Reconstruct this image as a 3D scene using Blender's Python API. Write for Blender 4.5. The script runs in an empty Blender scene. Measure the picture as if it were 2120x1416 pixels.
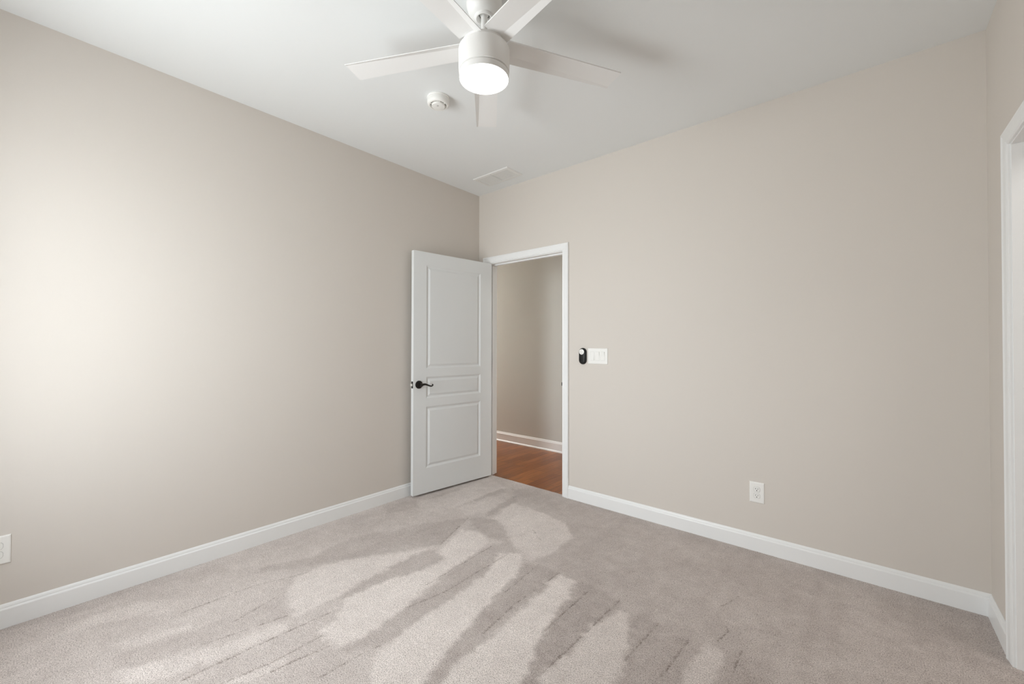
import bpy, bmesh, math, random
import numpy as np
from mathutils import Vector, Matrix

random.seed(7)
S = bpy.context.scene
COL = S.collection
PI = math.pi

# ------------------------------------------------------------------ room size (metres)
W = 3.356          # left wall x=0 ... right wall x=W
NEAR = -3.32       # near wall (behind the camera); far wall is y=0
H = 2.743
WT = 0.12          # wall thickness
HALL_Y = 1.185     # far wall of the hallway

# ------------------------------------------------------------------ camera
cam = bpy.data.cameras.new('camera')
cam.sensor_fit = 'HORIZONTAL'
cam.sensor_width = 36.0
cam.lens = 36.0 * 856.303 / 2120.0
cam.clip_start = 0.02
cam_ob = bpy.data.objects.new('camera', cam)
COL.objects.link(cam_ob)
yaw, pitch, roll = -0.705035, 0.0106537, 0.00168966
d = Vector((math.sin(yaw) * math.cos(pitch), math.cos(yaw) * math.cos(pitch), math.sin(pitch)))
r0 = d.cross(Vector((0, 0, 1))).normalized()
u0 = r0.cross(d)
rr = math.cos(roll) * r0 + math.sin(roll) * u0
uu = -math.sin(roll) * r0 + math.cos(roll) * u0
cam_ob.matrix_world = Matrix(((rr.x, uu.x, -d.x, 2.91104), (rr.y, uu.y, -d.y, -2.91355), (rr.z, uu.z, -d.z, 1.24882), (0, 0, 0, 1)))
S.camera = cam_ob

# ------------------------------------------------------------------ world, lights, exposure
SKY = 10.8
HAZE = 1.7
SUNWARD = (-0.42, -0.90, 0.08)
world = bpy.data.worlds.new('daylight')
S.world = world
world.use_nodes = True
bg = world.node_tree.nodes['Background']
bg.inputs[1].default_value = SKY
wt = world.node_tree
wtc = wt.nodes.new('ShaderNodeTexCoord')
wsp = wt.nodes.new('ShaderNodeSeparateXYZ')
wrp = wt.nodes.new('ShaderNodeValToRGB')          # pale overcast sky above a darker lawn and paving
wmr = wt.nodes.new('ShaderNodeMapRange')
wmr.inputs['From Min'].default_value = -1
wt.links.new(wtc.outputs['Generated'], wsp.inputs[0])
wt.links.new(wsp.outputs['Z'], wmr.inputs['Value'])
wt.links.new(wmr.outputs[0], wrp.inputs['Fac'])
# thin cloud, brightest round the hidden sun straight out from the windows
wdt = wt.nodes.new('ShaderNodeVectorMath'); wdt.operation = 'DOT_PRODUCT'
wdt.inputs[1].default_value = Vector(SUNWARD).normalized()
wt.links.new(wtc.outputs['Generated'], wdt.inputs[0])
wmx = wt.nodes.new('ShaderNodeMath'); wmx.operation = 'MAXIMUM'; wmx.inputs[1].default_value = 0.0
wpw = wt.nodes.new('ShaderNodeMath'); wpw.operation = 'POWER'; wpw.inputs[1].default_value = 3.0
wma = wt.nodes.new('ShaderNodeMath'); wma.operation = 'MULTIPLY_ADD'
wma.inputs[1].default_value = SKY * HAZE
wma.inputs[2].default_value = SKY
wt.links.new(wdt.outputs['Value'], wmx.inputs[0])
wt.links.new(wmx.outputs[0], wpw.inputs[0])
wt.links.new(wpw.outputs[0], wma.inputs[0])
wt.links.new(wma.outputs[0], bg.inputs[1])
wt.links.new(wrp.outputs['Color'], bg.inputs[0])
e = wrp.color_ramp.elements
e[0].position, e[0].color = 0.47, (0.91, 0.95, 0.96, 1)
e[1].position, e[1].color = 0.53, (0.91, 0.965, 1.0, 1)
WINS = [(0.43, 1.25, 0.60, 2.26)]      # window opening in the near wall: x0, x1, z0, z1

def area(name, loc, rot, sx, sy, power, colour=(1, 1, 1), portal=False):
    l = bpy.data.lights.new(name, 'AREA')
    l.shape = 'RECTANGLE'
    l.size, l.size_y = sx, sy
    l.energy = power
    l.color = colour
    l.cycles.is_portal = portal
    o = bpy.data.objects.new(name, l)
    o.location = loc
    o.rotation_euler = rot
    COL.objects.link(o)
    return o

for WIN in WINS:
    area('window_portal', ((WIN[0] + WIN[1]) / 2, NEAR - WT - 0.01, (WIN[2] + WIN[3]) / 2), (-PI / 2, 0, PI), WIN[1] - WIN[0], WIN[3] - WIN[2], 1, portal=True)
area('hall_fill_light', (-2.9, 0.65, H - 0.05), (0, 0, 0), 0.4, 0.4, 75, (1.0, 0.99, 0.97))  # unseen fill added to lift the hallway, no fixture there
area('hall_end_fill_light', (2.7, 0.65, H - 0.05), (0, 0, 0), 0.4, 0.4, 22, (1.0, 0.99, 0.97))  # second added fill at the right end of the hall, no lamp built
area('side_room_fill_light', (W + 1.0, -1.0, H - 0.05), (0, 0, 0), 1.0, 1.0, 18, (1.0, 0.97, 0.93))  # fill added in the adjoining room, without any fixture
S.view_settings.view_transform = 'Standard'
S.view_settings.look = 'None'
S.view_settings.gamma = 1.0
S.view_settings.use_curve_mapping = False
S.view_settings.exposure = -0.08
S.cycles.max_bounces = 16
S.cycles.diffuse_bounces = 12
S.cycles.glossy_bounces = 4
S.cycles.transparent_max_bounces = 8
S.cycles.caustics_reflective = False
S.cycles.caustics_refractive = False

# ------------------------------------------------------------------ materials
def srgb(r, g, b):
    f = lambda c: (c / 255 / 12.92) if c / 255 <= 0.04045 else ((c / 255 + 0.055) / 1.055) ** 2.4
    return (f(r), f(g), f(b), 1)

def mat(name, col, rough=0.5, metal=0.0, spec=0.5):
    m = bpy.data.materials.new(name)
    m.use_nodes = True
    b = m.node_tree.nodes['Principled BSDF']
    b.inputs['Base Color'].default_value = col
    b.inputs['Roughness'].default_value = rough
    b.inputs['Metallic'].default_value = metal
    b.inputs['Specular IOR Level'].default_value = spec
    return m

def nd(m, t, **kw):
    n = m.node_tree.nodes.new(t)
    for k, v in kw.items():
        setattr(n, k, v)
    return n

def lk(m, a, b):
    m.node_tree.links.new(a, b)

def add_bump(m, scale, strength, dist=0.001, detail=3.0):
    tc = nd(m, 'ShaderNodeTexCoord')
    nz = nd(m, 'ShaderNodeTexNoise')
    nz.inputs['Scale'].default_value = scale
    nz.inputs['Detail'].default_value = detail
    bp = nd(m, 'ShaderNodeBump')
    bp.inputs['Strength'].default_value = strength
    bp.inputs['Distance'].default_value = dist
    lk(m, tc.outputs['Object'], nz.inputs['Vector'])
    lk(m, nz.outputs['Fac'], bp.inputs['Height'])
    lk(m, bp.outputs['Normal'], m.node_tree.nodes['Principled BSDF'].inputs['Normal'])

WALL_COL = (0.67, 0.628, 0.582, 1)
M_wall = mat('greige_wall_paint', WALL_COL, 0.75, spec=0.25)
add_bump(M_wall, 260, 0.12)
M_hall_wall = mat('hall_wall_paint', (0.63, 0.635, 0.605, 1), 0.75, spec=0.25)
add_bump(M_hall_wall, 260, 0.12)
M_ceil = mat('flat_ceiling_paint', (0.81, 0.83, 0.835, 1), 0.9, spec=0.15)
add_bump(M_ceil, 180, 0.15)
M_trim = mat('white_trim_enamel', (0.85, 0.86, 0.86, 1), 0.35, spec=0.4)
add_bump(M_trim, 90, 0.03)
M_door = mat('white_door_paint', (0.755, 0.775, 0.78, 1), 0.42, spec=0.4)
add_bump(M_door, 120, 0.04)
M_plastic = mat('white_plastic', (0.86, 0.855, 0.83, 1), 0.32)
M_plastic_shade = mat('white_plastic_recess_shade', (0.45, 0.45, 0.43, 1), 0.5)  # white plastic with the shade of recesses painted in as grey
M_gap_shade = mat('pale_grey_gap_shade', (0.62, 0.62, 0.60, 1), 0.5)  # shade of narrow gaps painted as pale grey
M_fan = mat('white_fan_enamel', (0.82, 0.815, 0.80, 1), 0.45)
M_blade = mat('white_matt_blade', (0.84, 0.84, 0.835, 1), 0.65, spec=0.3)
M_bronze = mat('dark_bronze_metal', (0.035, 0.032, 0.03, 1), 0.28, 0.85)
M_steel = mat('satin_steel', (0.72, 0.70, 0.66, 1), 0.3, 1.0)
M_black = mat('black_plastic', (0.005, 0.005, 0.005, 1), 0.42, spec=0.3)
M_hole = mat('dark_slot', (0.01, 0.01, 0.01, 1), 0.8)
M_button = mat('grey_button_print', (0.55, 0.54, 0.53, 1), 0.5)
M_vent = mat('white_vent_metal', (0.80, 0.80, 0.785, 1), 0.45)

def glass_mat():
    m = bpy.data.materials.new('window_glass')
    m.use_nodes = True
    nt = m.node_tree
    nt.nodes.clear()
    out = nd(m, 'ShaderNodeOutputMaterial')
    mix = nd(m, 'ShaderNodeMixShader')
    tr = nd(m, 'ShaderNodeBsdfTransparent')
    gl = nd(m, 'ShaderNodeBsdfGlossy')
    gl.inputs['Roughness'].default_value = 0.02
    mix.inputs[0].default_value = 0.06
    lk(m, tr.outputs[0], mix.inputs[1])
    lk(m, gl.outputs[0], mix.inputs[2])
    lk(m, mix.outputs[0], out.inputs['Surface'])
    return m
M_glass = glass_mat()

def glow_mat():
    m = mat('lit_opal_diffuser', (0.9, 0.9, 0.88, 1), 0.4)
    b = m.node_tree.nodes['Principled BSDF']
    b.inputs['Emission Color'].default_value = (1.0, 0.985, 0.96, 1)
    b.inputs['Emission Strength'].default_value = 3.5
    return m
M_glow = glow_mat()

def wood_mat():
    m = mat('orange_brown_plank_floor', (0.3, 0.1, 0.03, 1), 0.28)
    b = m.node_tree.nodes['Principled BSDF']
    tc = nd(m, 'ShaderNodeTexCoord')
    mp = nd(m, 'ShaderNodeMapping')
    mp.inputs['Rotation'].default_value = (0, 0, PI / 2)
    bk = nd(m, 'ShaderNodeTexBrick', offset=0.37, offset_frequency=3)
    bk.inputs['Color1'].default_value = (0, 0, 0, 1)
    bk.inputs['Color2'].default_value = (1, 1, 1, 1)
    bk.inputs['Mortar'].default_value = (0.5, 0.5, 0.5, 1)
    bk.inputs['Scale'].default_value = 1.0
    bk.inputs['Mortar Size'].default_value = 0.0020
    bk.inputs['Mortar Smooth'].default_value = 0.2
    bk.inputs['Brick Width'].default_value = 0.46
    bk.inputs['Row Height'].default_value = 0.082
    lk(m, tc.outputs['Object'], mp.inputs['Vector'])
    lk(m, mp.outputs[0], bk.inputs['Vector'])
    cr = nd(m, 'ShaderNodeValToRGB')
    cr.color_ramp.elements[0].color = srgb(124, 67, 24)
    cr.color_ramp.elements[1].color = srgb(156, 95, 42)
    lk(m, bk.outputs['Color'], cr.inputs['Fac'])
    gm = nd(m, 'ShaderNodeMapping')
    gm.inputs['Scale'].default_value = (45, 3, 1)
    gn = nd(m, 'ShaderNodeTexNoise')
    gn.inputs['Scale'].default_value = 1.6
    gn.inputs['Detail'].default_value = 5
    lk(m, tc.outputs['Object'], gm.inputs['Vector'])
    lk(m, gm.outputs[0], gn.inputs['Vector'])
    gr = nd(m, 'ShaderNodeValToRGB')
    gr.color_ramp.elements[0].position = 0.3
    gr.color_ramp.elements[0].color = (0.62, 0.58, 0.55, 1)
    gr.color_ramp.elements[1].position = 0.7
    gr.color_ramp.elements[1].color = (1.12, 1.1, 1.08, 1)
    lk(m, gn.outputs['Fac'], gr.inputs['Fac'])
    mu = nd(m, 'ShaderNodeMix', data_type='RGBA', blend_type='MULTIPLY')
    mu.inputs['Factor'].default_value = 1.0
    lk(m, cr.outputs['Color'], mu.inputs['A'])
    lk(m, gr.outputs['Color'], mu.inputs['B'])
    sm = nd(m, 'ShaderNodeMix', data_type='RGBA')
    sm.inputs['B'].default_value = srgb(52, 22, 8)
    lk(m, bk.outputs['Fac'], sm.inputs['Factor'])
    lk(m, mu.outputs['Result'], sm.inputs['A'])
    lk(m, sm.outputs['Result'], b.inputs['Base Color'])
    bp = nd(m, 'ShaderNodeBump', invert=True)
    bp.inputs['Strength'].default_value = 0.5
    bp.inputs['Distance'].default_value = 0.001
    lk(m, bk.outputs['Fac'], bp.inputs['Height'])
    lk(m, bp.outputs['Normal'], b.inputs['Normal'])
    return m
M_wood = wood_mat()

def carpet_mat():
    m = mat('cut_pile_carpet', (0.5, 0.43, 0.39, 1), 0.95, spec=0.05)
    b = m.node_tree.nodes['Principled BSDF']
    b.inputs['Sheen Weight'].default_value = 0.15
    b.inputs['Sheen Roughness'].default_value = 0.5
    tc = nd(m, 'ShaderNodeTexCoord')
    at = nd(m, 'ShaderNodeAttribute', attribute_name='nap_and_shade')
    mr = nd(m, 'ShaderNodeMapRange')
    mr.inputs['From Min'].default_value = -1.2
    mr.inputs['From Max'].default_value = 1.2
    # break the nap edge up with pile-sized noise
    n0 = nd(m, 'ShaderNodeTexNoise')
    n0.inputs['Scale'].default_value = 38
    n0.inputs['Detail'].default_value = 4
    lk(m, tc.outputs['Object'], n0.inputs['Vector'])
    ma = nd(m, 'ShaderNodeMath', operation='MULTIPLY_ADD')
    ma.inputs[1].default_value = 0.9
    lk(m, n0.outputs['Fac'], ma.inputs[0])
    sb = nd(m, 'ShaderNodeMath', operation='SUBTRACT')
    sb.inputs[1].default_value = 0.45
    lk(m, at.outputs['Fac'], ma.inputs[2])
    lk(m, ma.outputs[0], sb.inputs[0])
    lk(m, sb.outputs[0], mr.inputs['Value'])
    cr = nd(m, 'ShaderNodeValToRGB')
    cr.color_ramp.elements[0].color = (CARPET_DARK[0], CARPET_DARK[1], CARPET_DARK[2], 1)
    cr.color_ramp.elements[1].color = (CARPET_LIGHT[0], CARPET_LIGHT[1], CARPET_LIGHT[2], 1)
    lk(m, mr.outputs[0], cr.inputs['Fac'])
    # tufts
    tf = nd(m, 'ShaderNodeTexNoise')
    tf.inputs['Scale'].default_value = 230
    tf.inputs['Detail'].default_value = 3
    tf.inputs['Roughness'].default_value = 0.65
    lk(m, tc.outputs['Object'], tf.inputs['Vector'])
    tr = nd(m, 'ShaderNodeValToRGB')
    e = tr.color_ramp.elements
    e[0].position, e[0].color = 0.32, (0.34, 0.31, 0.29, 1)
    e[1].position, e[1].color = 0.52, (1.0, 1.0, 1.0, 1)
    e2 = e.new(0.72)
    e2.color = (1.30, 1.30, 1.30, 1)
    lk(m, tf.outputs['Fac'], tr.inputs['Fac'])
    mu = nd(m, 'ShaderNodeMix', data_type='RGBA', blend_type='MULTIPLY')
    mu.inputs['Factor'].default_value = 0.85
    lk(m, cr.outputs['Color'], mu.inputs['A'])
    lk(m, tr.outputs['Color'], mu.inputs['B'])
    # parted pile along the wheel lines
    ga = nd(m, 'ShaderNodeAttribute', attribute_name='parting')
    gm = nd(m, 'ShaderNodeMix', data_type='RGBA', blend_type='MULTIPLY')
    gm.inputs['B'].default_value = (0.55, 0.52, 0.49, 1)
    lk(m, ga.outputs['Fac'], gm.inputs['Factor'])
    lk(m, mu.outputs['Result'], gm.inputs['A'])
    lk(m, gm.outputs['Result'], b.inputs['Base Color'])
    bp = nd(m, 'ShaderNodeBump')
    bp.inputs['Strength'].default_value = 0.8
    bp.inputs['Distance'].default_value = 0.004
    lk(m, tf.outputs['Fac'], bp.inputs['Height'])
    lk(m, bp.outputs['Normal'], b.inputs['Normal'])
    return m
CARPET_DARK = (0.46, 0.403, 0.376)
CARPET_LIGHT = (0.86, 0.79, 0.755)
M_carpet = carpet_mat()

# ------------------------------------------------------------------ mesh helpers
def link(name, me, m, parent=None):
    o = bpy.data.objects.new(name, me)
    COL.objects.link(o)
    if m is not None:
        me.materials.append(m)
    if parent is not None:
        o.parent = parent
    return o

def obj(name, bm, m, parent=None, smooth=False, sharp=35):
    bmesh.ops.remove_doubles(bm, verts=bm.verts, dist=1e-6)
    bmesh.ops.recalc_face_normals(bm, faces=bm.faces)
    me = bpy.data.meshes.new(name)
    if smooth:
        for f in bm.faces:
            f.smooth = True
        for e in bm.edges:
            if len(e.link_faces) == 2 and e.calc_face_angle(0) > math.radians(sharp):
                e.smooth = False
    bm.to_mesh(me)
    bm.free()
    return link(name, me, m, parent)

def tag(o, label=None, cat=None, group=None, kind=None):
    if label: o['label'] = label
    if cat: o['category'] = cat
    if group: o['group'] = group
    if kind: o['kind'] = kind
    return o

def structure(o, label, cat):
    return tag(o, label, cat, None, 'structure')

def empty(name, loc=(0, 0, 0), rot=(0, 0, 0)):
    o = bpy.data.objects.new(name, None)
    o.empty_display_size = 0.1
    o.location = loc
    o.rotation_euler = rot
    COL.objects.link(o)
    return o

def box(bm, lo, hi, bevel=0.0, seg=2):
    sz = [hi[i] - lo[i] for i in range(3)]
    r = bmesh.ops.create_cube(bm, size=1.0)
    vs = r['verts']
    for v in vs:
        v.co = Vector([lo[i] + (v.co[i] + 0.5) * sz[i] for i in range(3)])
    if bevel > 0:
        es = list({e for v in vs for e in v.link_edges})
        bmesh.ops.bevel(bm, geom=es, offset=bevel, segments=seg, affect='EDGES', profile=0.5)

def quad(bm, pts):
    return bm.faces.new([bm.verts.new(p) for p in pts])

def lathe(bm, prof, seg=64, origin=(0, 0, 0), axis='Z'):
    """prof: list of (radius, height); radius 0 closes with a point."""
    rings = []
    def P(r, h, a):
        x, y = r * math.cos(a), r * math.sin(a)
        v = {'Z': (x, y, h), 'X': (h, x, y), 'Y': (x, h, y)}[axis]
        return Vector(v) + Vector(origin)
    for r, h in prof:
        if r < 1e-7:
            rings.append([bm.verts.new(P(0, h, 0))])
        else:
            rings.append([bm.verts.new(P(r, h, 2 * PI * k / seg)) for k in range(seg)])
    for a, b in zip(rings, rings[1:]):
        for k in range(seg):
            k2 = (k + 1) % seg
            if len(a) == 1 and len(b) == 1:
                continue
            if len(a) == 1:
                bm.faces.new((a[0], b[k], b[k2]))
            elif len(b) == 1:
                bm.faces.new((a[k], b[0], a[k2]))
            else:
                bm.faces.new((a[k], b[k], b[k2], a[k2]))

def prism(bm, outline, place, n0, n1, bevel=0.0):
    """outline: 2D loop (u, v); place(u, v, n) -> xyz; closed solid between n0 and n1; the n1 face may be chamfered."""
    c = Vector((sum(p[0] for p in outline) / len(outline), sum(p[1] for p in outline) / len(outline)))
    loops = [[bm.verts.new(place(u, v, n0)) for u, v in outline]]
    s = 1 if n1 > n0 else -1
    if bevel:
        for k in range(0, 4):
            a = k / 3 * PI / 2
            ins = bevel * (1 - math.cos(a))
            nn = n1 - s * bevel * (1 - math.sin(a))
            lp = []
            for u, v in outline:
                q = Vector((u, v)) - c
                L = max(q.length, 1e-6)
                lp.append(bm.verts.new(place(u - q.x / L * ins, v - q.y / L * ins, nn)))
            loops.append(lp)
    else:
        loops.append([bm.verts.new(place(u, v, n1)) for u, v in outline])
    for a, b in zip(loops, loops[1:]):
        for k in range(len(a)):
            k2 = (k + 1) % len(a)
            bm.faces.new((a[k], a[k2], b[k2], b[k]))
    bm.faces.new(loops[0][::-1])
    bm.faces.new(loops[-1])

def stadium(hw, hh, seg=12):
    """rounded-end loop, half width hw, half height hh (hh >= hw)."""
    pts = []
    for k in range(seg + 1):
        a = PI * k / seg
        pts.append((hw * math.cos(a), (hh - hw) + hw * math.sin(a)))
    for k in range(seg + 1):
        a = PI + PI * k / seg
        pts.append((hw * math.cos(a), -(hh - hw) + hw * math.sin(a)))
    return pts

def rrect(hw, hh, r, seg=4):
    pts = []
    for cx, cy, a0 in ((hw - r, hh - r, 0), (-hw + r, hh - r, PI / 2), (-hw + r, -hh + r, PI), (hw - r, -hh + r, 1.5 * PI)):
        for k in range(seg + 1):
            a = a0 + PI / 2 * k / seg
            pts.append((cx + r * math.cos(a), cy + r * math.sin(a)))
    return pts

def tube(bm, pts, radii, seg=12, flat=1.0):
    pts = [Vector(p) for p in pts]
    rings = []
    up = Vector((0, 1, 0))
    for i, p in enumerate(pts):
        t = (pts[min(i + 1, len(pts) - 1)] - pts[max(i - 1, 0)]).normalized()
        a = t.cross(up)
        if a.length < 1e-3:
            a = t.cross(Vector((0, 0, 1)))
        a.normalize()
        b = a.cross(t).normalized()
        r = radii[i]
        rings.append([bm.verts.new(p + a * r * math.cos(2 * PI * k / seg) + b * r * flat * math.sin(2 * PI * k / seg)) for k in range(seg)])
    for a, b in zip(rings, rings[1:]):
        for k in range(seg):
            k2 = (k + 1) % seg
            bm.faces.new((a[k], a[k2], b[k2], b[k]))
    bm.faces.new(rings[0][::-1])
    bm.faces.new(rings[-1])

def smooth_path(pts, n=6):
    """Catmull-Rom through the control tuples."""
    P = [Vector(p) for p in pts]
    out = []
    for i in range(len(P) - 1):
        p0, p1, p2, p3 = P[max(i - 1, 0)], P[i], P[i + 1], P[min(i + 2, len(P) - 1)]
        for k in range(n):
            t = k / n
            out.append(0.5 * ((2 * p1) + (-p0 + p2) * t + (2 * p0 - 5 * p1 + 4 * p2 - p3) * t * t + (-p0 + 3 * p1 - 3 * p2 + p3) * t ** 3))
    out.append(P[-1])
    return out

def wall_solid(u0, u1, v0, v1, holes, place, thick):
    """wall with rectangular holes; place(u, v, n): n=0 is the room face, n=thick the far face."""
    us = sorted({u0, u1, *[h[0] for h in holes], *[h[1] for h in holes]})
    vs = sorted({v0, v1, *[h[2] for h in holes], *[h[3] for h in holes]})
    solid = {}
    for i in range(len(us) - 1):
        for j in range(len(vs) - 1):
            cu, cv = (us[i] + us[i + 1]) / 2, (vs[j] + vs[j + 1]) / 2
            solid[i, j] = not any(h[0] < cu < h[1] and h[2] < cv < h[3] for h in holes)
    bm = bmesh.new()
    for (i, j), s in solid.items():
        if not s:
            continue
        a, b, c, e = us[i], us[i + 1], vs[j], vs[j + 1]
        for n in (0, thick):
            quad(bm, [place(a, c, n), place(b, c, n), place(b, e, n), place(a, e, n)])
        for di, dj, p, q in ((-1, 0, (a, c), (a, e)), (1, 0, (b, c), (b, e)), (0, -1, (a, c), (b, c)), (0, 1, (a, e), (b, e))):
            if not solid.get((i + di, j + dj), False):
                quad(bm, [place(*p, 0), place(*q, 0), place(*q, thick), place(*p, thick)])
    return bm

# placements for the four walls: u along the wall, v up, n out of the wall into the room
def on_back(u, v, n): return (u, -n, v)
def on_left(u, v, n): return (n, u, v)
def on_right(u, v, n): return (W - n, u, v)
def on_near(u, v, n): return (u, NEAR + n, v)

# ------------------------------------------------------------------ room shell
DX0, DX1, DZ = 0.133, 0.985, 2.047        # bedroom doorway: jamb faces and head
SY0, SY1 = -1.22, -0.409                  # doorway in the right wall
JT = 0.019
neg = lambda f: (lambda u, v, n: f(u, v, -n))

structure(obj('wall_back', wall_solid(-4.0, W + WT, 0, H, [(DX0 - JT, DX1 + JT, -0.01, DZ + JT)], neg(on_back), WT), M_wall),
          'greige painted far wall with the open hallway doorway', 'wall')
structure(obj('wall_left', wall_solid(NEAR - WT, 0, 0, H, [], neg(on_left), WT), M_wall),
          'long greige painted wall on the left side of the room', 'wall')
structure(obj('wall_right', wall_solid(NEAR - WT, 0, 0, H, [(SY0 - JT, SY1 + JT, -0.01, DZ + JT)], neg(on_right), WT), M_wall),
          'greige painted wall at the right edge with a white cased opening', 'wall')
structure(obj('wall_near', wall_solid(0, W, 0, H, WINS, neg(on_near), WT), M_wall),
          'greige painted wall with the window, behind the viewpoint', 'wall')
bm = bmesh.new()
box(bm, (-WT, NEAR - WT, H), (W + WT, WT, H + 0.1))
structure(obj('ceiling', bm, M_ceil), 'flat white painted ceiling of the bedroom', 'ceiling')

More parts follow.
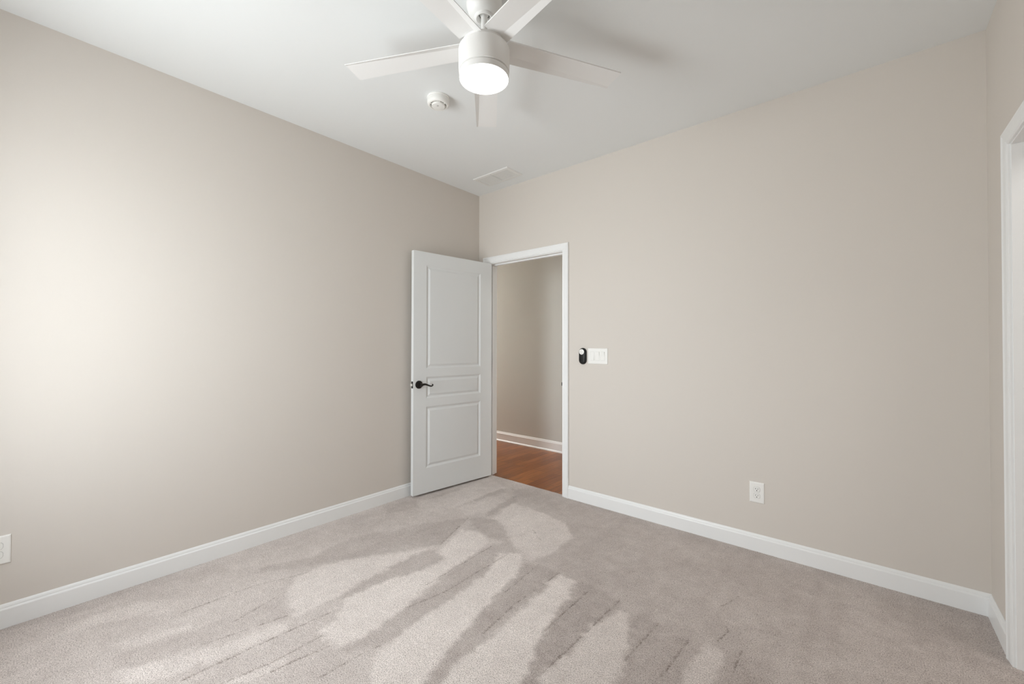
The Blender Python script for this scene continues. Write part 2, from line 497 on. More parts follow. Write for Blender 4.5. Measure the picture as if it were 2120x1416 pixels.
# carpet: one fine grid whose attribute stores pile direction and, on the right, some painted shade
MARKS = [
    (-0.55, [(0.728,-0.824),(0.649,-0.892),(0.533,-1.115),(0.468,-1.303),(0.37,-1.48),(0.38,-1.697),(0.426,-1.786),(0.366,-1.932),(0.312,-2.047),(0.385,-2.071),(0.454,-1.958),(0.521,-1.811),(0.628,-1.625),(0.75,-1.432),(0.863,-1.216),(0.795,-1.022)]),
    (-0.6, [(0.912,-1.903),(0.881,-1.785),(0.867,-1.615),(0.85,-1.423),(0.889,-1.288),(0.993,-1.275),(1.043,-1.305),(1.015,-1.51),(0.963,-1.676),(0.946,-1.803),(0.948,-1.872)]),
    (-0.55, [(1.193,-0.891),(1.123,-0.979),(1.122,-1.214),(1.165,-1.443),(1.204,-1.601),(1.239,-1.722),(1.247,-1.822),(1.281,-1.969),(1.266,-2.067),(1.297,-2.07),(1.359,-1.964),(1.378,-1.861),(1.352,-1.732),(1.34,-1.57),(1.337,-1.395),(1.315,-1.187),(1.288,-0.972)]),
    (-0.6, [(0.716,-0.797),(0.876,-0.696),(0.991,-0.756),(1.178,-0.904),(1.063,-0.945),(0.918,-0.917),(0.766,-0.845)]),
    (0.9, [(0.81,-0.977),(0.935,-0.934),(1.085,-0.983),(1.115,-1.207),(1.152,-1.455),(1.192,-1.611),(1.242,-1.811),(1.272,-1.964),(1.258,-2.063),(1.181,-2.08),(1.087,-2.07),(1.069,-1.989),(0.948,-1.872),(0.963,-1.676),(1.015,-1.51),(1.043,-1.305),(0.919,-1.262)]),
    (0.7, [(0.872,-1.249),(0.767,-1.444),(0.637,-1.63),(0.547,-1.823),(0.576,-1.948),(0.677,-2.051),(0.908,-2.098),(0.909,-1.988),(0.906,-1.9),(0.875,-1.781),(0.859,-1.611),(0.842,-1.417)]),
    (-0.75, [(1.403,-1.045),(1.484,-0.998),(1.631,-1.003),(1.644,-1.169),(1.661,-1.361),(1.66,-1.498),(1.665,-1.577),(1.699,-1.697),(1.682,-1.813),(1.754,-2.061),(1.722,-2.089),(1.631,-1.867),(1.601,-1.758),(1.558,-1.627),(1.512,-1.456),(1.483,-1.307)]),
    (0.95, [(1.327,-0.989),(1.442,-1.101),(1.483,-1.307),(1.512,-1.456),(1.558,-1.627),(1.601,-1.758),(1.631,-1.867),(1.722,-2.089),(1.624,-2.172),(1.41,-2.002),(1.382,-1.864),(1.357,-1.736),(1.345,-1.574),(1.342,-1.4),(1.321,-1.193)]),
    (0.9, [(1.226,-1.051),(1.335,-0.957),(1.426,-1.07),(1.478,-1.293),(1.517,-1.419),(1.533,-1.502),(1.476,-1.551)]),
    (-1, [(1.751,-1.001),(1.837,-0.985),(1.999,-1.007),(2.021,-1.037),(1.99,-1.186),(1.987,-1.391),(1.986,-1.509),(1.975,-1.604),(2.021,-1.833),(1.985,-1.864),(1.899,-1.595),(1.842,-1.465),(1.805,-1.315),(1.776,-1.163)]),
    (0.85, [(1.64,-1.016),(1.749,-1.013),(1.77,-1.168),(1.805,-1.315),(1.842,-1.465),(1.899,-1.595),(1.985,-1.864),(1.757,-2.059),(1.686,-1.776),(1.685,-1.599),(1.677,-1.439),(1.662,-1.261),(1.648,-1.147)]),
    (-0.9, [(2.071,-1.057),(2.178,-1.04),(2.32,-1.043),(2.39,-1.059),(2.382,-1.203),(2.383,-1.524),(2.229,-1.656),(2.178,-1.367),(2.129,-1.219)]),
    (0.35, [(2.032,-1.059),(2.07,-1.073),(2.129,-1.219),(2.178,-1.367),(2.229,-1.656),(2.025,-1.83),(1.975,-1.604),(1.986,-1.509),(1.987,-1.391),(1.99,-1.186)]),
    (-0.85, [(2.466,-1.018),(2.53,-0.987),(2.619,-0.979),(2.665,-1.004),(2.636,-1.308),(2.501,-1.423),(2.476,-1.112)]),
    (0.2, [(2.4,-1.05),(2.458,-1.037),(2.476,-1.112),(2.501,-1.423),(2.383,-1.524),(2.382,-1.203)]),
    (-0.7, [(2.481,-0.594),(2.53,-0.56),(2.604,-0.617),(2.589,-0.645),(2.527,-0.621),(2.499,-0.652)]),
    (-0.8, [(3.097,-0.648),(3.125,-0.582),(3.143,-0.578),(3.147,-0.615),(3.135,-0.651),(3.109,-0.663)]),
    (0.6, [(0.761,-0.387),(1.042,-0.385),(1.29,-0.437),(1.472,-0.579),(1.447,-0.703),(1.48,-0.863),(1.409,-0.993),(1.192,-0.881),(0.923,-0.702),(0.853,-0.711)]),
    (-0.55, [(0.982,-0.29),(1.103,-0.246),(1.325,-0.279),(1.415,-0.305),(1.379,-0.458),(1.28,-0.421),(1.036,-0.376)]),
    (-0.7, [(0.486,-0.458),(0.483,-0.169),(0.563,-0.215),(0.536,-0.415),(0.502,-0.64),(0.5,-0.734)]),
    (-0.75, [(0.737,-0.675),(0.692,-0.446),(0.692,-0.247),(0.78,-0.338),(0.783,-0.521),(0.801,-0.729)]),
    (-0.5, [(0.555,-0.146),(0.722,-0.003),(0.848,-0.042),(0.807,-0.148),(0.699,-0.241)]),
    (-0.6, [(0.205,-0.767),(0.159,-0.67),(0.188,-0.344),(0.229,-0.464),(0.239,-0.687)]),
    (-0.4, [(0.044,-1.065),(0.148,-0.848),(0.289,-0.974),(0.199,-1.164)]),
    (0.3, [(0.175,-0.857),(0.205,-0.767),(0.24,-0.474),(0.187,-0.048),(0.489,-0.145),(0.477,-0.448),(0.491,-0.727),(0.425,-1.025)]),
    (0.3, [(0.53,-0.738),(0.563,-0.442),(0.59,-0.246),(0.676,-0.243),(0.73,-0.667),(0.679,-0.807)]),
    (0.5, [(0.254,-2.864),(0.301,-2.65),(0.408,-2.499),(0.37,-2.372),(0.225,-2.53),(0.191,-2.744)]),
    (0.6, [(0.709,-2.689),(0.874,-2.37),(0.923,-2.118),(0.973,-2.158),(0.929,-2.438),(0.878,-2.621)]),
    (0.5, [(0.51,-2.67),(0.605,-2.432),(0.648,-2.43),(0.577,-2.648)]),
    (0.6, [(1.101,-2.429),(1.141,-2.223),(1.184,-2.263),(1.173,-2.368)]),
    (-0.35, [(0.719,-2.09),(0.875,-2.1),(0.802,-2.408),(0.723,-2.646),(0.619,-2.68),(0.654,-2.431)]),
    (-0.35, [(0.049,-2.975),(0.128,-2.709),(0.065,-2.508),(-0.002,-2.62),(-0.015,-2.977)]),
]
GROOVES = [
    [(0.474,-2.423),(0.48,-2.147),(0.567,-1.893)],
    [(0.727,-2.281),(0.663,-2.046)],
    [(0.8,-2.418),(0.868,-2.117)],
    [(0.963,-2.519),(0.977,-2.254),(0.997,-1.976)],
    [(1.093,-2.437),(1.123,-2.269),(1.123,-2.066)],
    [(1.166,-2.355),(1.181,-2.208),(1.21,-2.08)],
    [(1.341,-2.186),(1.35,-2.03),(1.366,-1.946)],
    [(1.16,-1.546),(1.13,-1.001)],
    [(1.239,-1.722),(1.279,-1.518),(1.271,-1.012)],
    [(1.515,-1.334),(1.482,-0.977)],
    [(1.64,-1.611),(1.616,-1.367),(1.622,-0.99)],
    [(1.835,-1.431),(1.828,-1.002)],
    [(1.966,-1.642),(1.977,-1.374),(1.987,-1.0)],
    [(2.179,-1.355),(2.196,-1.047)],
    [(2.32,-1.34),(2.335,-1.069)],
    [(2.52,-1.158),(2.52,-0.995)],
    [(1.192,-0.665),(1.321,-0.75)],
    [(0.873,-1.215),(0.707,-0.81)],
    [(2.428,-0.855),(2.452,-0.904),(2.43,-0.999)],
    [(2.384,-0.727),(2.425,-0.591)],
]


def carpet():
    st = 0.006
    x0, x1, y0, y1 = 0.0, W + 0.06, NEAR, 0.03
    nx, ny = int((x1 - x0) / st) + 1, int((y1 - y0) / st) + 1
    X, Y = np.meshgrid(np.linspace(x0, x1, nx), np.linspace(y0, y1, ny))
    nap_and_shade = np.zeros_like(X)
    def inside(P, X, Y):
        c = np.zeros(X.shape, bool)
        n = len(P)
        for i in range(n):
            (xa, ya), (xb, yb) = P[i], P[i - 1]
            if ya == yb:
                continue
            t = ((ya > Y) != (yb > Y)) & (X < (xb - xa) * (Y - ya) / (yb - ya) + xa)
            c ^= t
        return c
    def blur(a, k, times):
        for _ in range(times):
            for ax in (0, 1):
                p = np.pad(a, [(k, k) if q == ax else (0, 0) for q in (0, 1)], mode='edge')
                cs = np.cumsum(p, axis=ax)
                cs = np.insert(cs, 0, 0, axis=ax)
                w = 2 * k + 1
                a = (np.take(cs, range(w, cs.shape[ax]), axis=ax) - np.take(cs, range(0, cs.shape[ax] - w), axis=ax)) / w
        return a
    # right-hand far side darker: part pile direction, part dimmer light painted in
    nap_and_shade += -0.62 / (1 + np.exp(-((X - 1.55) * 1.0 + (Y + 1.0) * 0.9) / 0.12))
    rs = np.random.RandomState(3)
    wob = lambda k, n: (lambda a: a / a.std())(blur(rs.normal(size=X.shape), k, n))
    WX, WY = wob(1, 1) * 0.008 + wob(9, 3) * 0.005, wob(1, 1) * 0.008 + wob(9, 3) * 0.005
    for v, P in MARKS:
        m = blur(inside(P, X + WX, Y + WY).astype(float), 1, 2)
        nap_and_shade = nap_and_shade * (1 - m) + v * m
    nap_and_shade += wob(12, 3) * 0.11 + wob(3, 2) * 0.09
    str_ = blur(rs.normal(size=(1, nx)), 3, 1)
    nap_and_shade += str_ / str_.std() * 0.05
    gro = np.zeros_like(X)
    for P in GROOVES:
        for (xa, ya), (xb, yb) in zip(P, P[1:]):
            L2 = (xb - xa) ** 2 + (yb - ya) ** 2
            t = np.clip(((X - xa) * (xb - xa) + (Y - ya) * (yb - ya)) / L2, 0, 1)
            dd = np.hypot(X - xa - t * (xb - xa), Y - ya - t * (yb - ya))
            gro = np.maximum(gro, np.exp(-((dd + WX * 0.15) / 0.0030) ** 2))
    gro *= np.clip(rs.normal(0.75, 0.35, size=X.shape), 0, 1.2)
    nap_and_shade -= 0.25 * np.minimum(1, blur(gro, 3, 2) * 2)
    Z = rs.normal(0, 0.0006, size=X.shape) - 0.003 * gro + 0.0004 * nap_and_shade
    verts = np.stack([X, Y, Z], -1).reshape(-1, 3)
    i = np.arange(nx * ny).reshape(ny, nx)
    F = np.stack([i[:-1, :-1], i[:-1, 1:], i[1:, 1:], i[1:, :-1]], -1).reshape(-1, 4)
    me = bpy.data.meshes.new('floor')
    me.vertices.add(len(verts)); me.vertices.foreach_set('co', verts.ravel())
    me.loops.add(F.size); me.loops.foreach_set('vertex_index', F.ravel())
    me.polygons.add(len(F)); me.polygons.foreach_set('loop_start', np.arange(0, F.size, 4))
    me.polygons.foreach_set('use_smooth', np.ones(len(F), bool))
    a = me.attributes.new('nap_and_shade', 'FLOAT', 'POINT')
    a.data.foreach_set('value', nap_and_shade.ravel().astype(np.float32))
    a = me.attributes.new('parting', 'FLOAT', 'POINT')
    a.data.foreach_set('value', gro.ravel().astype(np.float32))
    me.update(calc_edges=True)
    return link('floor', me, M_carpet)
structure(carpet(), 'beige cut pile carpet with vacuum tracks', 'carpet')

# ------------------------------------------------------------------ hallway and side room shells
def slab(name, lo, hi, m, label, cat):
    bm = bmesh.new(); box(bm, lo, hi)
    return structure(obj(name, bm, m), label, cat)
slab('floor_base', (-4.2, NEAR - 0.2, -0.12), (W + 2.4, HALL_Y + 0.2, -0.041), M_plastic_shade, 'plain subfloor under the carpet and the planks', 'floor')
slab('floor_hall', (-4.0, 0.0, -0.04), (W + WT, HALL_Y, -0.004), M_wood, 'orange brown hardwood plank floor of the hallway', 'floor')
slab('wall_hall', (-4.0, HALL_Y, -0.04), (W + WT, HALL_Y + WT, H), M_hall_wall, 'beige hallway wall seen through the doorway', 'wall')
slab('wall_hall_left', (-4.12, WT, -0.04), (-4.0, HALL_Y + WT, H), M_hall_wall, 'beige end wall of the hallway', 'wall')
slab('wall_hall_right', (W, WT, -0.04), (W + WT, HALL_Y, H), M_hall_wall, 'beige far end wall of the hallway', 'wall')
slab('ceiling_hall', (-4.12, WT, H), (W + WT, HALL_Y + WT, H + 0.1), M_ceil, 'white hallway ceiling', 'ceiling')
slab('wall_side_room', (W + 2.2, -2.4, 0), (W + 2.3, 0.0, H), M_wall, 'greige wall of the adjoining room', 'wall')
slab('wall_side_room_far', (W + WT, -0.1, 0), (W + 2.2, 0.0, H), M_wall, 'greige far wall of the adjoining room', 'wall')
slab('wall_side_room_near', (W + WT, -2.4, 0), (W + 2.2, -2.3, H), M_wall, 'greige near wall of the adjoining room', 'wall')
slab('ceiling_side_room', (W + WT, -2.4, H), (W + 2.3, 0.0, H + 0.1), M_ceil, 'white ceiling of the adjoining room', 'ceiling')
slab('floor_side_room', (W + 0.06, -2.4, -0.04), (W + 2.3, 0.0, -0.001), M_carpet, 'beige carpet of the adjoining room', 'floor')

# ------------------------------------------------------------------ baseboards, casings, jambs
BB = [(0.0, 0.0), (0.014, 0.0), (0.014, 0.080), (0.0125, 0.0835), (0.0095, 0.0855), (0.0085, 0.0875), (0.0085, 0.092), (0.0065, 0.0975), (0.004, 0.1015), (0.002, 0.1035), (0.0, 0.1035)]
def baseboard(name, runs, label, prof=BB):
    """runs: lists of (u0, u1, place)."""
    bm = bmesh.new()
    for u0, u1, place in runs:
        A = [bm.verts.new(place(u0, v, n)) for n, v in prof]
        B = [bm.verts.new(place(u1, v, n)) for n, v in prof]
        for k in range(len(prof)):
            k2 = (k + 1) % len(prof)
            bm.faces.new((A[k], A[k2], B[k2], B[k]))
        bm.faces.new(A[::-1]); bm.faces.new(B)
    return structure(obj(name, bm, M_trim), label, 'baseboard')
CW = 0.061
baseboard('baseboard_left', [(NEAR, 0.0, on_left)], 'white baseboard along the left wall running behind the open door')
baseboard('baseboard_back', [(DX1 + 0.005 + CW, W - 0.0, on_back), (0.0145, DX0 - 0.005 - CW, on_back)], 'white baseboard along the far wall right of the doorway')
baseboard('baseboard_right', [(SY1 + 0.005 + CW, -0.0145, on_right), (NEAR + 0.0145, SY0 - 0.005 - CW, on_right)], 'short white baseboard between the right corner and the cased opening')
baseboard('baseboard_near', [(0.0145, W - 0.0145, on_near)], 'white baseboard under the window')
def on_hall(u, v, n): return (u, HALL_Y - n, v - 0.004)
HB = [(0.0, 0.0), (0.026, 0.0), (0.026, 0.006), (0.024, 0.013), (0.019, 0.018), (0.0145, 0.020), (0.014, 0.021), (0.014, 0.098), (0.0125, 0.103), (0.0095, 0.106), (0.0085, 0.112), (0.0065, 0.118), (0.003, 0.124), (0.0, 0.124)]
baseboard('baseboard_hall', [(-4.0, W, on_hall)], 'white hallway baseboard with rounded shoe moulding above the wood floor', HB)

CAS = [(0.0, 0.0), (0.0, 0.0075), (0.002, 0.0095), (0.006, 0.0098), (0.010, 0.0085), (0.014, 0.0105), (0.020, 0.0120), (0.041, 0.0135), (0.046, 0.0150), (0.050, 0.0172), (0.056, 0.0172), (0.0595, 0.0150), (0.061, 0.0120), (0.061, 0.0)]
def casing_bm(u0, u1, z0, z1, place, sill=False):
    """moulded frame round an opening: legs and head with mitred corners."""
    bm = bmesh.new()
    rows = []
    for w, t in CAS:
        pts = [(u0 - w, z0), (u0 - w, z1 + w), (u1 + w, z1 + w), (u1 + w, z0)]
        if sill:
            pts = [(u0 - w, z0 - w), (u0 - w, z1 + w), (u1 + w, z1 + w), (u1 + w, z0 - w)]
        rows.append([bm.verts.new(place(u, v, t)) for u, v in pts])
    n = len(rows)
    for i in range(n):
        a, b = rows[i], rows[(i + 1) % n]
        for k in range(4 if sill else 3):
            k2 = (k + 1) % 4
            bm.faces.new((a[k], a[k2], b[k2], b[k]))
    if not sill:
        bm.faces.new([r[0] for r in rows]); bm.faces.new([r[3] for r in rows][::-1])
    return bm

def door_frame(name, u0, u1, ztop, place, stop_at, label):
    """casing mesh as the thing, jamb and door stop as its parts; place n>0 is into the room."""
    c = structure(obj(name, casing_bm(u0 - 0.005, u1 + 0.005, 0.0, ztop + 0.005, place), M_trim), label, 'door frame')
    bm = bmesh.new()
    def pb(a, b, z0, z1, n0, n1):
        p, q = place(a, z0, n0), place(b, z1, n1)
        box(bm, [min(p[i], q[i]) for i in range(3)], [max(p[i], q[i]) for i in range(3)], 0.0008, 1)
    pb(u0 - JT, u0, -0.004, ztop, 0.0, -WT)
    pb(u1, u1 + JT, -0.004, ztop, 0.0, -WT)
    pb(u0 - JT, u1 + JT, ztop, ztop + JT, 0.0, -WT)
    obj('jamb', bm, M_trim, c)
    bm = bmesh.new()
    pb(u0, u0 + 0.011, -0.004, ztop - 0.011, -stop_at, -stop_at - 0.034)
    pb(u1 - 0.011, u1, -0.004, ztop - 0.011, -stop_at, -stop_at - 0.034)
    pb(u0, u1, ztop - 0.011, ztop, -stop_at, -stop_at - 0.034)
    obj('door_stop', bm, M_trim, c)
    return c
t1 = door_frame('trim_1', DX0, DX1, DZ, on_back, 0.044, 'white moulded casing and jamb around the hallway doorway')
structure(obj('trim_2', casing_bm(SY0 - 0.005, SY1 + 0.005, 0.0, DZ + 0.005, on_right), M_trim), 'white moulded casing around the opening at the right edge', 'door frame')
bm = bmesh.new()
for a, b, z0, z1 in ((SY0 - JT, SY0, -0.004, DZ), (SY1, SY1 + JT, -0.004, DZ), (SY0 - JT, SY1 + JT, DZ, DZ + JT)):
    box(bm, (W, a, z0), (W + WT, b, z1), 0.0008, 1)
obj('jamb', bm, M_trim, bpy.data.objects['trim_2'])
# strike plate whose lip wraps the right-hand jamb edge
bm = bmesh.new()
box(bm, (DX1 - 0.0015, 0.002, 0.905), (DX1 + 0.0005, 0.030, 0.965), 0.0006, 1)
box(bm, (DX1 - 0.0020, -0.008, 0.921), (DX1 + 0.0008, 0.004, 0.949), 0.0008, 1)
tag(obj('strike_plate', bm, M_bronze, t1), 'dark strike plate on the white jamb')

# ------------------------------------------------------------------ window in the near wall (daylight source)
def win_box(bm, x0, x1, z0, z1, n0, n1, bev=0.002):
    box(bm, (x0, NEAR - n1, z0), (x1, NEAR - n0, z1), bev, 1)
def window(name, label, wx0, wx1, wz0, wz1):
    win = structure(obj(name, casing_bm(wx0 - 0.004, wx1 + 0.004, wz0 - 0.004, wz1 + 0.004, on_near, True), M_trim), label, 'window')
    bm = bmesh.new()
    for a, b, c, e in ((wx0, wx0 + 0.02, wz0, wz1), (wx1 - 0.02, wx1, wz0, wz1), (wx0 + 0.02, wx1 - 0.02, wz0, wz0 + 0.02), (wx0 + 0.02, wx1 - 0.02, wz1 - 0.02, wz1)):
        win_box(bm, a, b, c, e, 0.0, WT)
    obj('window_frame', bm, M_trim, win)
    zm = (wz0 + wz1) / 2
    for n0, z0, z1 in ((0.045, wz0 + 0.02, zm + 0.015), (0.08, zm - 0.015, wz1 - 0.02)):
        bm = bmesh.new()
        a0, a1 = wx0 + 0.02, wx1 - 0.02
        for a, b, c, e in ((a0, a0 + 0.035, z0, z1), (a1 - 0.035, a1, z0, z1), (a0 + 0.035, a1 - 0.035, z0, z0 + 0.035), (a0 + 0.035, a1 - 0.035, z1 - 0.035, z1)):
            win_box(bm, a, b, c, e, n0, n0 + 0.03)
        s = obj('sash', bm, M_trim, win)
        bm = bmesh.new()
        win_box(bm, a0 + 0.03, a1 - 0.03, z0 + 0.03, z1 - 0.03, n0 + 0.013, n0 + 0.017, 0)
        obj('pane', bm, M_glass, s)
window('window_1', 'white framed window near the left wall, behind the viewpoint', *WINS[0])

# ------------------------------------------------------------------ the open panelled door
door = empty('door_1', (0.143, -0.008, 0), (0, 0, math.atan2(-0.994, -0.1137)))
structure(door, 'white three panel door standing open against the left wall', 'door')
L0, L1, N0, N1, Z0, Z1 = 0.003, 0.841, 0.008, 0.043, 0.018, 2.043
PAN = [(0.224, 0.741), (0.810, 0.992), (1.060, 1.933)]
PX = (L1 - 0.706, L1 - 0.121)
RING = [(0.0, 0.0), (0.004, -0.0015), (0.012, -0.0062), (0.017, -0.0078), (0.021, -0.0078), (0.034, -0.0022), (0.040, -0.0008), (0.042, -0.0012)]
def door_slab():
    bm = bmesh.new()
    xs = [L0, PX[0], PX[1], L1]
    zs = [Z0] + [z for p in PAN for z in p] + [Z1]
    for n, s in ((N1, 1), (N0, -1)):
        for i in range(3):
            for j in range(len(zs) - 1):
                a, b, c, e = xs[i], xs[i + 1], zs[j], zs[j + 1]
                if i == 1 and j % 2 == 1:
                    prev = None
                    for ins, dp in RING:
                        y = n + s * dp
                        cur = [bm.verts.new(v) for v in ((a + ins, y, c + ins), (b - ins, y, c + ins), (b - ins, y, e - ins), (a + ins, y, e - ins))]
                        if prev:
                            for k in range(4):
                                bm.faces.new((prev[k], prev[(k + 1) % 4], cur[(k + 1) % 4], cur[k]))
                        prev = cur
                    bm.faces.new(prev)
                else:
                    quad(bm, [(a, n, c), (b, n, c), (b, n, e), (a, n, e)])
    for j in range(len(zs) - 1):
        for x in (L0, L1):
            quad(bm, [(x, N0, zs[j]), (x, N1, zs[j]), (x, N1, zs[j + 1]), (x, N0, zs[j + 1])])
    for i in range(3):
        for z in (Z0, Z1):
            quad(bm, [(xs[i], N0, z), (xs[i + 1], N0, z), (xs[i + 1], N1, z), (xs[i], N1, z)])
    return bm
obj('door_panel', door_slab(), M_door, door)

HX, HZ = L1 - 0.052, 0.930
bm = bmesh.new()
lathe(bm, [(0, 0), (0.0335, 0), (0.0335, 0.003), (0.0315, 0.006), (0.027, 0.0075), (0.0245, 0.0095), (0.020, 0.0115), (0.0145, 0.0125), (0.0125, 0.018), (0.0115, 0.030), (0.0125, 0.036), (0.0125, 0.050), (0.010, 0.054), (0, 0.0545)], 48, (HX, N1, HZ), 'Y')
handle = obj('door_handle', bm, M_bronze, door, True)
tag(handle, 'dark bronze lever handle with round rose')
path = smooth_path([(HX + 0.008, N1 + 0.046, HZ + 0.001), (HX - 0.012, N1 + 0.047, HZ + 0.003), (HX - 0.030, N1 + 0.048, HZ + 0.004), (HX - 0.048, N1 + 0.048, HZ - 0.001), (HX - 0.066, N1 + 0.048, HZ - 0.008), (HX - 0.084, N1 + 0.047, HZ - 0.0135), (HX - 0.098, N1 + 0.046, HZ - 0.013), (HX - 0.106, N1 + 0.046, HZ - 0.007), (HX - 0.103, N1 + 0.046, HZ - 0.001), (HX - 0.097, N1 + 0.046, HZ - 0.003)], 6)
n = len(path)
rad = [0.0105 - 0.0035 * min(1, k / (n * 0.35)) - 0.0035 * max(0, (k / n - 0.35) / 0.65) for k in range(n)]
bm = bmesh.new()
tube(bm, path, rad, 14, 0.85)
obj('lever', bm, M_bronze, handle, True, 60)
bm = bmesh.new()
ym = (N0 + N1) / 2
prism(bm, rrect(0.0125, 0.0285, 0.004), lambda u, v, n: (L1 + n, ym + u, HZ + v), -0.001, 0.0012, 0.0004)
latch = obj('latch_plate', bm, M_bronze, door)
tag(latch, 'dark latch plate on the door edge')
bm = bmesh.new()
A = [(-0.008, 0.0), (0.008, 0.0), (0.008, 0.004), (-0.006, 0.012), (-0.008, 0.012)]
lo = [bm.verts.new((L1 + 0.001 + b, ym + a, HZ - 0.009)) for a, b in A]
hi = [bm.verts.new((L1 + 0.001 + b, ym + a, HZ + 0.009)) for a, b in A]
for k in range(5):
    bm.faces.new((lo[k], lo[(k + 1) % 5], hi[(k + 1) % 5], hi[k]))
bm.faces.new(lo[::-1]); bm.faces.new(hi)
tag(obj('latch_bolt', bm, M_steel, latch), 'bright metal latch bolt')
for z in (0.28, 1.02, 1.77):
    bm = bmesh.new()
    lathe(bm, [(0, -0.047), (0.003, -0.046), (0.0058, -0.0445), (0.0058, 0.0445), (0.003, 0.046), (0, 0.047)], 20, (0, 0, z + 0.0445))
    box(bm, (0.0008, 0.0, z), (0.0030, 0.041, z + 0.089), 0.0003, 1)          # leaf on the door edge
    b2 = len(bm.verts)
    hg = obj('hinge', bm, M_bronze, door, True, 40)
    tag(hg, 'dark hinge')

# ------------------------------------------------------------------ ceiling fan
FX, FY = 1.675, -1.649
fan = empty('ceiling_fan', (FX, FY, 2.393))
tag(fan, 'white five blade ceiling fan with lit round lamp', 'ceiling fan')
def up(prof): return [(r, h - 2.393) for r, h in prof]
bm = bmesh.new()
lathe(bm, up([(0, H), (0.072, H), (0.0755, 2.738), (0.0765, 2.725), (0.076, 2.708), (0.071, 2.690), (0.061, 2.675), (0.050, 2.667), (0.0425, 2.663), (0.0415, 2.6635)]), 64)
canopy = obj('canopy', bm, M_fan, fan, True)
bm = bmesh.new()
lathe(bm, up([(0.043, 2.666), (0.0425, 2.661), (0.039, 2.6565), (0.034, 2.6545), (0.030, 2.656), (0.0265, 2.661), (0.024, 2.668), (0.0235, 2.676), (0.036, 2.680), (0.043, 2.666)]), 48)
obj('trim_ring', bm, M_fan, canopy, True)
bm = bmesh.new()
lathe(bm, up([(0, 2.700), (0.012, 2.6985), (0.020, 2.692), (0.0225, 2.683), (0.0205, 2.674), (0.0134, 2.667), (0.0134, 2.597), (0.0145, 2.593), (0.019, 2.586), (0.0225, 2.577), (0.0235, 2.560), (0.0235, 2.548), (0, 2.548)]), 40)
obj('downrod', bm, M_fan, fan, True)
bm = bmesh.new()
lathe(bm, up([(0, 2.550), (0.060, 2.549), (0.085, 2.545), (0.094, 2.540), (0.095, 2.5405), (0.095, 2.520), (0, 2.520)]), 64)
obj('motor_cap', bm, M_fan, fan, True)
bm = bmesh.new()
lathe(bm, up([(0, 2.5225), (0.100, 2.5225), (0.1055, 2.5215), (0.1085, 2.519), (0.1093, 2.515), (0.1085, 2.426), (0.1078, 2.4225), (0.106, 2.4215), (0.099, 2.4215), (0.099, 2.4176), (0, 2.4176)]), 96)
obj('motor_housing', bm, M_fan, fan, True)
bm = bmesh.new()
lathe(bm, up([(0, 2.4175), (0.1040, 2.4175), (0.1062, 2.4165), (0.1066, 2.4145), (0.1058, 2.3935), (0.1050, 2.3925), (0.1040, 2.3935), (0.1040, 2.3980), (0, 2.3980)]), 96)
ring = obj('light_ring', bm, M_fan, fan, True)
bm = bmesh.new()
lathe(bm, up([(0, 2.3970), (0.1036, 2.3970), (0.1036, 2.3935), (0.1020, 2.3922), (0.090, 2.3908), (0.06, 2.3898), (0, 2.3892)]), 96)
tag(obj('light_diffuser', bm, M_glow, fan, True), 'glowing white opal diffuser')

def blade_mesh():
    """blade along +x: flat pitched board with an down-turned strip along one edge that narrows to the tip."""
    bm = bmesh.new()
    R0, R1, TH = 0.090, 0.656, 0.0055
    rows = []
    for k in range(13):
        t = k / 12
        r = R0 + (R1 - R0) * t
        strip = 0.036 + (0.009 - 0.036) * t
        wl, wr = -0.063, 0.053
        cr = wr - strip
        zl = 0.0075
        zc = 0.0070
        zr = zc - strip * 0.36
        z = 0.1395
        top = [(r, wl, z + zl + TH), (r, cr, z + zc + TH), (r, wr, z + zr + TH * 0.6)]
        bot = [(r, wr, z + zr), (r, cr, z + zc), (r, wl, z + zl)]
        rows.append([bm.verts.new(p) for p in top + bot])
    for a, b in zip(rows, rows[1:]):
        for k in range(6):
            bm.faces.new((a[k], a[(k + 1) % 6], b[(k + 1) % 6], b[k]))
    bm.faces.new(rows[0][::-1]); bm.faces.new(rows[-1])
    return bm
PH = math.radians(133.46)
b0 = obj('fan_blade', blade_mesh(), M_blade, fan)
b0.rotation_euler = (0, 0, PH)
bm = bmesh.new()
box(bm, (0.070, -0.022, 0.1526), (0.165, 0.022, 0.1560), 0.0010, 1)
i0 = obj('blade_iron', bm, M_fan, b0)
bm = bmesh.new()
for k in range(1, 5):
    b = b0.copy(); COL.objects.link(b); b.parent = fan
    b.rotation_euler = (0, 0, PH + k * 2 * PI / 5)
    i = i0.copy(); COL.objects.link(i); i.parent = b
bm.free()

# ------------------------------------------------------------------ smoke detector
SX, SYY = 0.968, -1.318
sd = empty('smoke_detector', (SX, SYY, H))
tag(sd, 'round white smoke detector on the ceiling beyond the fan', 'smoke detector')
bm = bmesh.new()
lathe(bm, [(0, 0), (0.066, 0), (0.067, -0.002), (0.067, -0.009), (0.0655, -0.011), (0, -0.011)], 64)
obj('mounting_base', bm, M_plastic, sd, True)
bm = bmesh.new()
lathe(bm, [(0, -0.0115), (0.063, -0.0115), (0.0645, -0.013), (0.0645, -0.022), (0.0655, -0.024), (0.0655, -0.033), (0.0635, -0.040), (0.058, -0.0455), (0.0535, -0.047), (0.0505, -0.0465), (0.0490, -0.044), (0.0475, -0.038), (0, -0.038)], 64)
obj('cover', bm, M_plastic, sd, True)
bm = bmesh.new()
lathe(bm, [(0, -0.0382), (0.0470, -0.0382), (0.0470, -0.0392), (0, -0.0392)], 48)
tag(obj('sensor_slot', bm, M_plastic_shade, sd, True), 'recessed slot ring with its shade painted grey')
bm = bmesh.new()
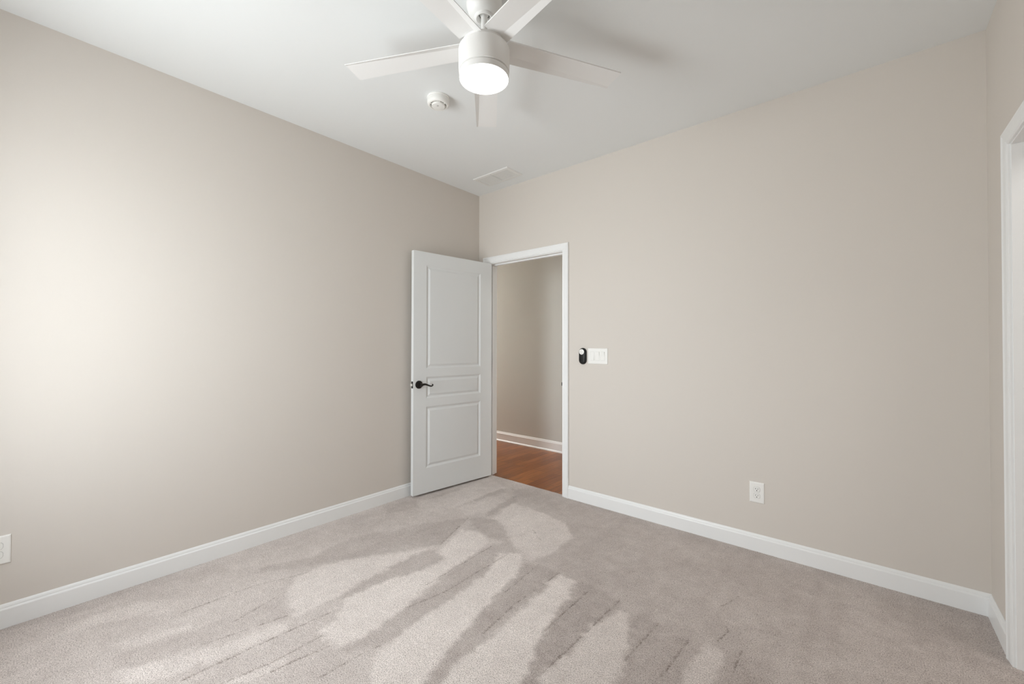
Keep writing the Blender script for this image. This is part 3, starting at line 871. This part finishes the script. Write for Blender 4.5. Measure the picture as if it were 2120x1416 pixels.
lathe(bm, [(0, -0.0392), (0.0385, -0.0392), (0.0395, -0.0410), (0.0395, -0.0500), (0.0375, -0.0530), (0.030, -0.0545), (0, -0.0550)], 48)
cap = obj('sensor_cap', bm, M_plastic, sd, True)
for k in range(8):
    bm = bmesh.new()
    mtx = Matrix.Rotation(2 * PI * k / 8 + 0.3, 4, 'Z')
    box(bm, (0.0390, -0.002, -0.0440), (0.0474, 0.002, -0.0390))
    bmesh.ops.transform(bm, matrix=mtx, verts=bm.verts)
    obj('sensor_rib', bm, M_plastic, sd)
bm = bmesh.new()
lathe(bm, [(0, -0.0545), (0.0055, -0.0545), (0.0055, -0.0558), (0.0045, -0.0565), (0, -0.0567)], 20, (0.008, -0.012, 0))
obj('test_button', bm, M_button, cap, True)

# ------------------------------------------------------------------ ceiling vent
V0, V1, Y0, Y1 = 0.258, 0.663, -0.337, -0.131
vent = empty('ceiling_vent', ((V0 + V1) / 2, (Y0 + Y1) / 2, H))
tag(vent, 'white rectangular air vent on the ceiling near the corner', 'vent')
hx, hy = (V1 - V0) / 2, (Y1 - Y0) / 2
def on_ceil(u, v, n): return (u, v, -n)
bm = bmesh.new()
rows = []
for w, t in ((0.0, 0.0), (0.0, 0.003), (0.004, 0.007), (0.024, 0.010), (0.028, 0.0095), (0.0285, 0.0)):
    rows.append([bm.verts.new(on_ceil(sx * (hx - w), sy * (hy - w), t)) for sx, sy in ((-1, -1), (1, -1), (1, 1), (-1, 1))])
for i in range(len(rows)):
    a, b = rows[i], rows[(i + 1) % len(rows)]
    for k in range(4):
        bm.faces.new((a[k], a[(k + 1) % 4], b[(k + 1) % 4], b[k]))
box(bm, (-0.006, -hy + 0.028, -0.0085), (0.006, hy - 0.028, -0.0005), 0.0008, 1)
obj('vent_frame', bm, M_vent, vent)
bm = bmesh.new()
box(bm, (-hx + 0.02, -hy + 0.02, -0.0008), (hx - 0.02, hy - 0.02, -0.0002))
obj('vent_backing', bm, M_gap_shade, vent)  # backing coloured grey to draw the shadow gaps round the louvers
for sx in (-1, 1):
    bm = bmesh.new()
    a, b = (0.0085, hx - 0.0305) if sx > 0 else (-hx + 0.0305, -0.0085)
    nl = 17
    for k in range(nl):
        y = -hy + 0.0352 + (2 * hy - 0.0704) * k / (nl - 1)
        p = [(a, y - 0.0046, -0.0092), (b, y - 0.0046, -0.0092), (b, y + 0.0046, -0.0076), (a, y + 0.0046, -0.0076)]
        q = [(x, yy, z + 0.0010) for x, yy, z in p]
        P = [bm.verts.new(v) for v in p]; Q = [bm.verts.new(v) for v in q]
        bm.faces.new(P); bm.faces.new(Q[::-1])
        for i in range(4):
            bm.faces.new((P[i], P[(i + 1) % 4], Q[(i + 1) % 4], Q[i]))
    obj('louver_panel', bm, M_vent, vent)
for u, v in ((-hx + 0.014, -hy + 0.030), (-0.0, -hy + 0.017)):
    bm = bmesh.new()
    lathe(bm, [(0, -0.0083), (0.0035, -0.0083), (0.0030, -0.0100), (0, -0.0108)], 16, (u, v, 0))
    tag(obj('screw', bm, M_button, vent, True), 'small grey screw head')

# ------------------------------------------------------------------ wall plates
def plate_bm(hw, hh, place, th=0.006):
    bm = bmesh.new()
    rows = []
    for ins, t in ((0.0, 0.0), (0.0, 0.0025), (0.0015, 0.0045), (0.005, th), (0.007, th + 0.0002)):
        rows.append([bm.verts.new(place(sx * (hw - ins), sy * (hh - ins), t)) for sx, sy in ((-1, -1), (1, -1), (1, 1), (-1, 1))])
    for a, b in zip(rows, rows[1:]):
        for k in range(4):
            bm.faces.new((a[k], a[(k + 1) % 4], b[(k + 1) % 4], b[k]))
    bm.faces.new(rows[0][::-1]); bm.faces.new(rows[-1])
    return bm

def outlet(loc, rot, label, group):
    """local frame: x right, z up, -y into the room."""
    pl = lambda u, v, n: (u, -n, v)
    o = empty('wall_outlet', loc, rot)
    tag(o, label, 'outlet', group)
    obj('cover_plate', plate_bm(0.0398, 0.0625, pl), M_plastic, o)
    for zc in (0.0195, -0.0195):
        bm = bmesh.new()
        out = []
        for k in range(48):
            a = 2 * PI * k / 48
            out.append((max(-0.0168, min(0.0168, 0.0178 * math.cos(a))), max(-0.0140, min(0.0140, 0.0178 * math.sin(a)))))
        prism(bm, out, lambda u, v, n: (u, -n, v + zc), 0.0055, 0.0085, 0.0006)
        rc = obj('receptacle', bm, M_plastic, o)
        bm = bmesh.new()
        out = [(1.10 * u, 1.12 * v) for u, v in out]
        prism(bm, out, lambda u, v, n: (u, -n, v + zc), 0.0055, 0.00645)
        tag(obj('receptacle_rim', bm, M_gap_shade, rc), 'gap around the receptacle, its shade painted grey')
        for u, w, h in ((-0.0063, 0.0011, 0.0040), (0.0063, 0.0011, 0.0034)):
            bm = bmesh.new()
            box(bm, (u - w, -0.0090, zc + 0.0040 - h), (u + w, -0.0080, zc + 0.0040 + h))
            tag(obj('blade_slot', bm, M_hole, rc), 'dark blade slot')
        bm = bmesh.new()
        lathe(bm, [(0, -0.0080), (0.0026, -0.0080), (0.0026, -0.0090), (0, -0.0090)], 20, (0, 0, zc - 0.0068), 'Y')
        tag(obj('ground_hole', bm, M_hole, rc), 'dark round ground hole')
    bm = bmesh.new()
    lathe(bm, [(0, -0.006), (0.0032, -0.006), (0.0030, -0.0074), (0, -0.0080)], 20, (0, 0, 0), 'Y')
    obj('cover_screw', bm, M_plastic, o, True)
    return o
outlet((2.4065, 0, 0.3565), (0, 0, 0), 'white duplex outlet low on the far wall right of the doorway', 'wall outlets')
outlet((0, -2.988, 0.3445), (0, 0, PI / 2), 'white duplex outlet low on the left wall, cut by the left picture edge', 'wall outlets')

sw = empty('light_switch', (1.3175, 0, 1.173))
tag(sw, 'white three gang rocker switch plate right of the doorway', 'light switch')
pl = lambda u, v, n: (u, -n, v)
obj('cover_plate', plate_bm(0.0868, 0.0618, pl), M_plastic, sw)
for k, uc in enumerate((-0.046, 0.0, 0.046)):
    bm = bmesh.new()
    prism(bm, rrect(0.0178, 0.0348, 0.001, 2), lambda u, v, n: (uc + u, -n, v), 0.0055, 0.0066)
    rim = obj('rocker_frame', bm, M_gap_shade, sw)
    bm = bmesh.new()
    tilt = (0.0026, -0.0026, -0.0026)[k]     # first one up, the others down
    prof = [(-0.0335, 0.0095 + tilt), (0.0, 0.0078), (0.0335, 0.0095 - tilt)]
    hw = 0.0166
    A = [bm.verts.new((uc - hw, -n, v)) for v, n in prof] + [bm.verts.new((uc - hw, -0.006, 0.0335)), bm.verts.new((uc - hw, -0.006, -0.0335))]
    B = [bm.verts.new((uc + hw, -n, v)) for v, n in prof] + [bm.verts.new((uc + hw, -0.006, 0.0335)), bm.verts.new((uc + hw, -0.006, -0.0335))]
    for i in range(5):
        bm.faces.new((A[i], A[(i + 1) % 5], B[(i + 1) % 5], B[i]))
    bm.faces.new(A[::-1]); bm.faces.new(B)
    obj('rocker', bm, M_plastic, sw)

rm = empty('fan_remote', (1.186, 0, 1.1715))
tag(rm, 'black oval fan remote with white round button pad beside the switch plate', 'remote control')
bm = bmesh.new()
prism(bm, stadium(0.0330, 0.0655, 16), pl, 0.0, 0.012, 0.003)
obj('wall_cradle', bm, M_black, rm, True)
bm = bmesh.new()
prism(bm, [(u, v) for u, v in stadium(0.0290, 0.0620, 16)], pl, 0.011, 0.022, 0.007)
body = obj('remote_body', bm, M_black, rm, True)
bm = bmesh.new()
lathe(bm, [(0, -0.0205), (0.0222, -0.0205), (0.0222, -0.0226), (0.0208, -0.0234), (0, -0.0236)], 48, (-0.002, 0, 0.0345), 'Y')
pad = obj('button_pad', bm, M_plastic, rm, True)
tag(pad, 'white round button pad')
for u, v in ((0, 0), (0, 0.0125), (0, -0.0125), (0.0125, 0), (-0.0125, 0)):
    bm = bmesh.new()
    lathe(bm, [(0, -0.0230), (0.0028, -0.0230), (0.0026, -0.0243), (0, -0.0245)], 16, (-0.002 + u, 0, 0.0345 + v), 'Y')
    tag(obj('button', bm, M_button, pad, True), 'small grey button')
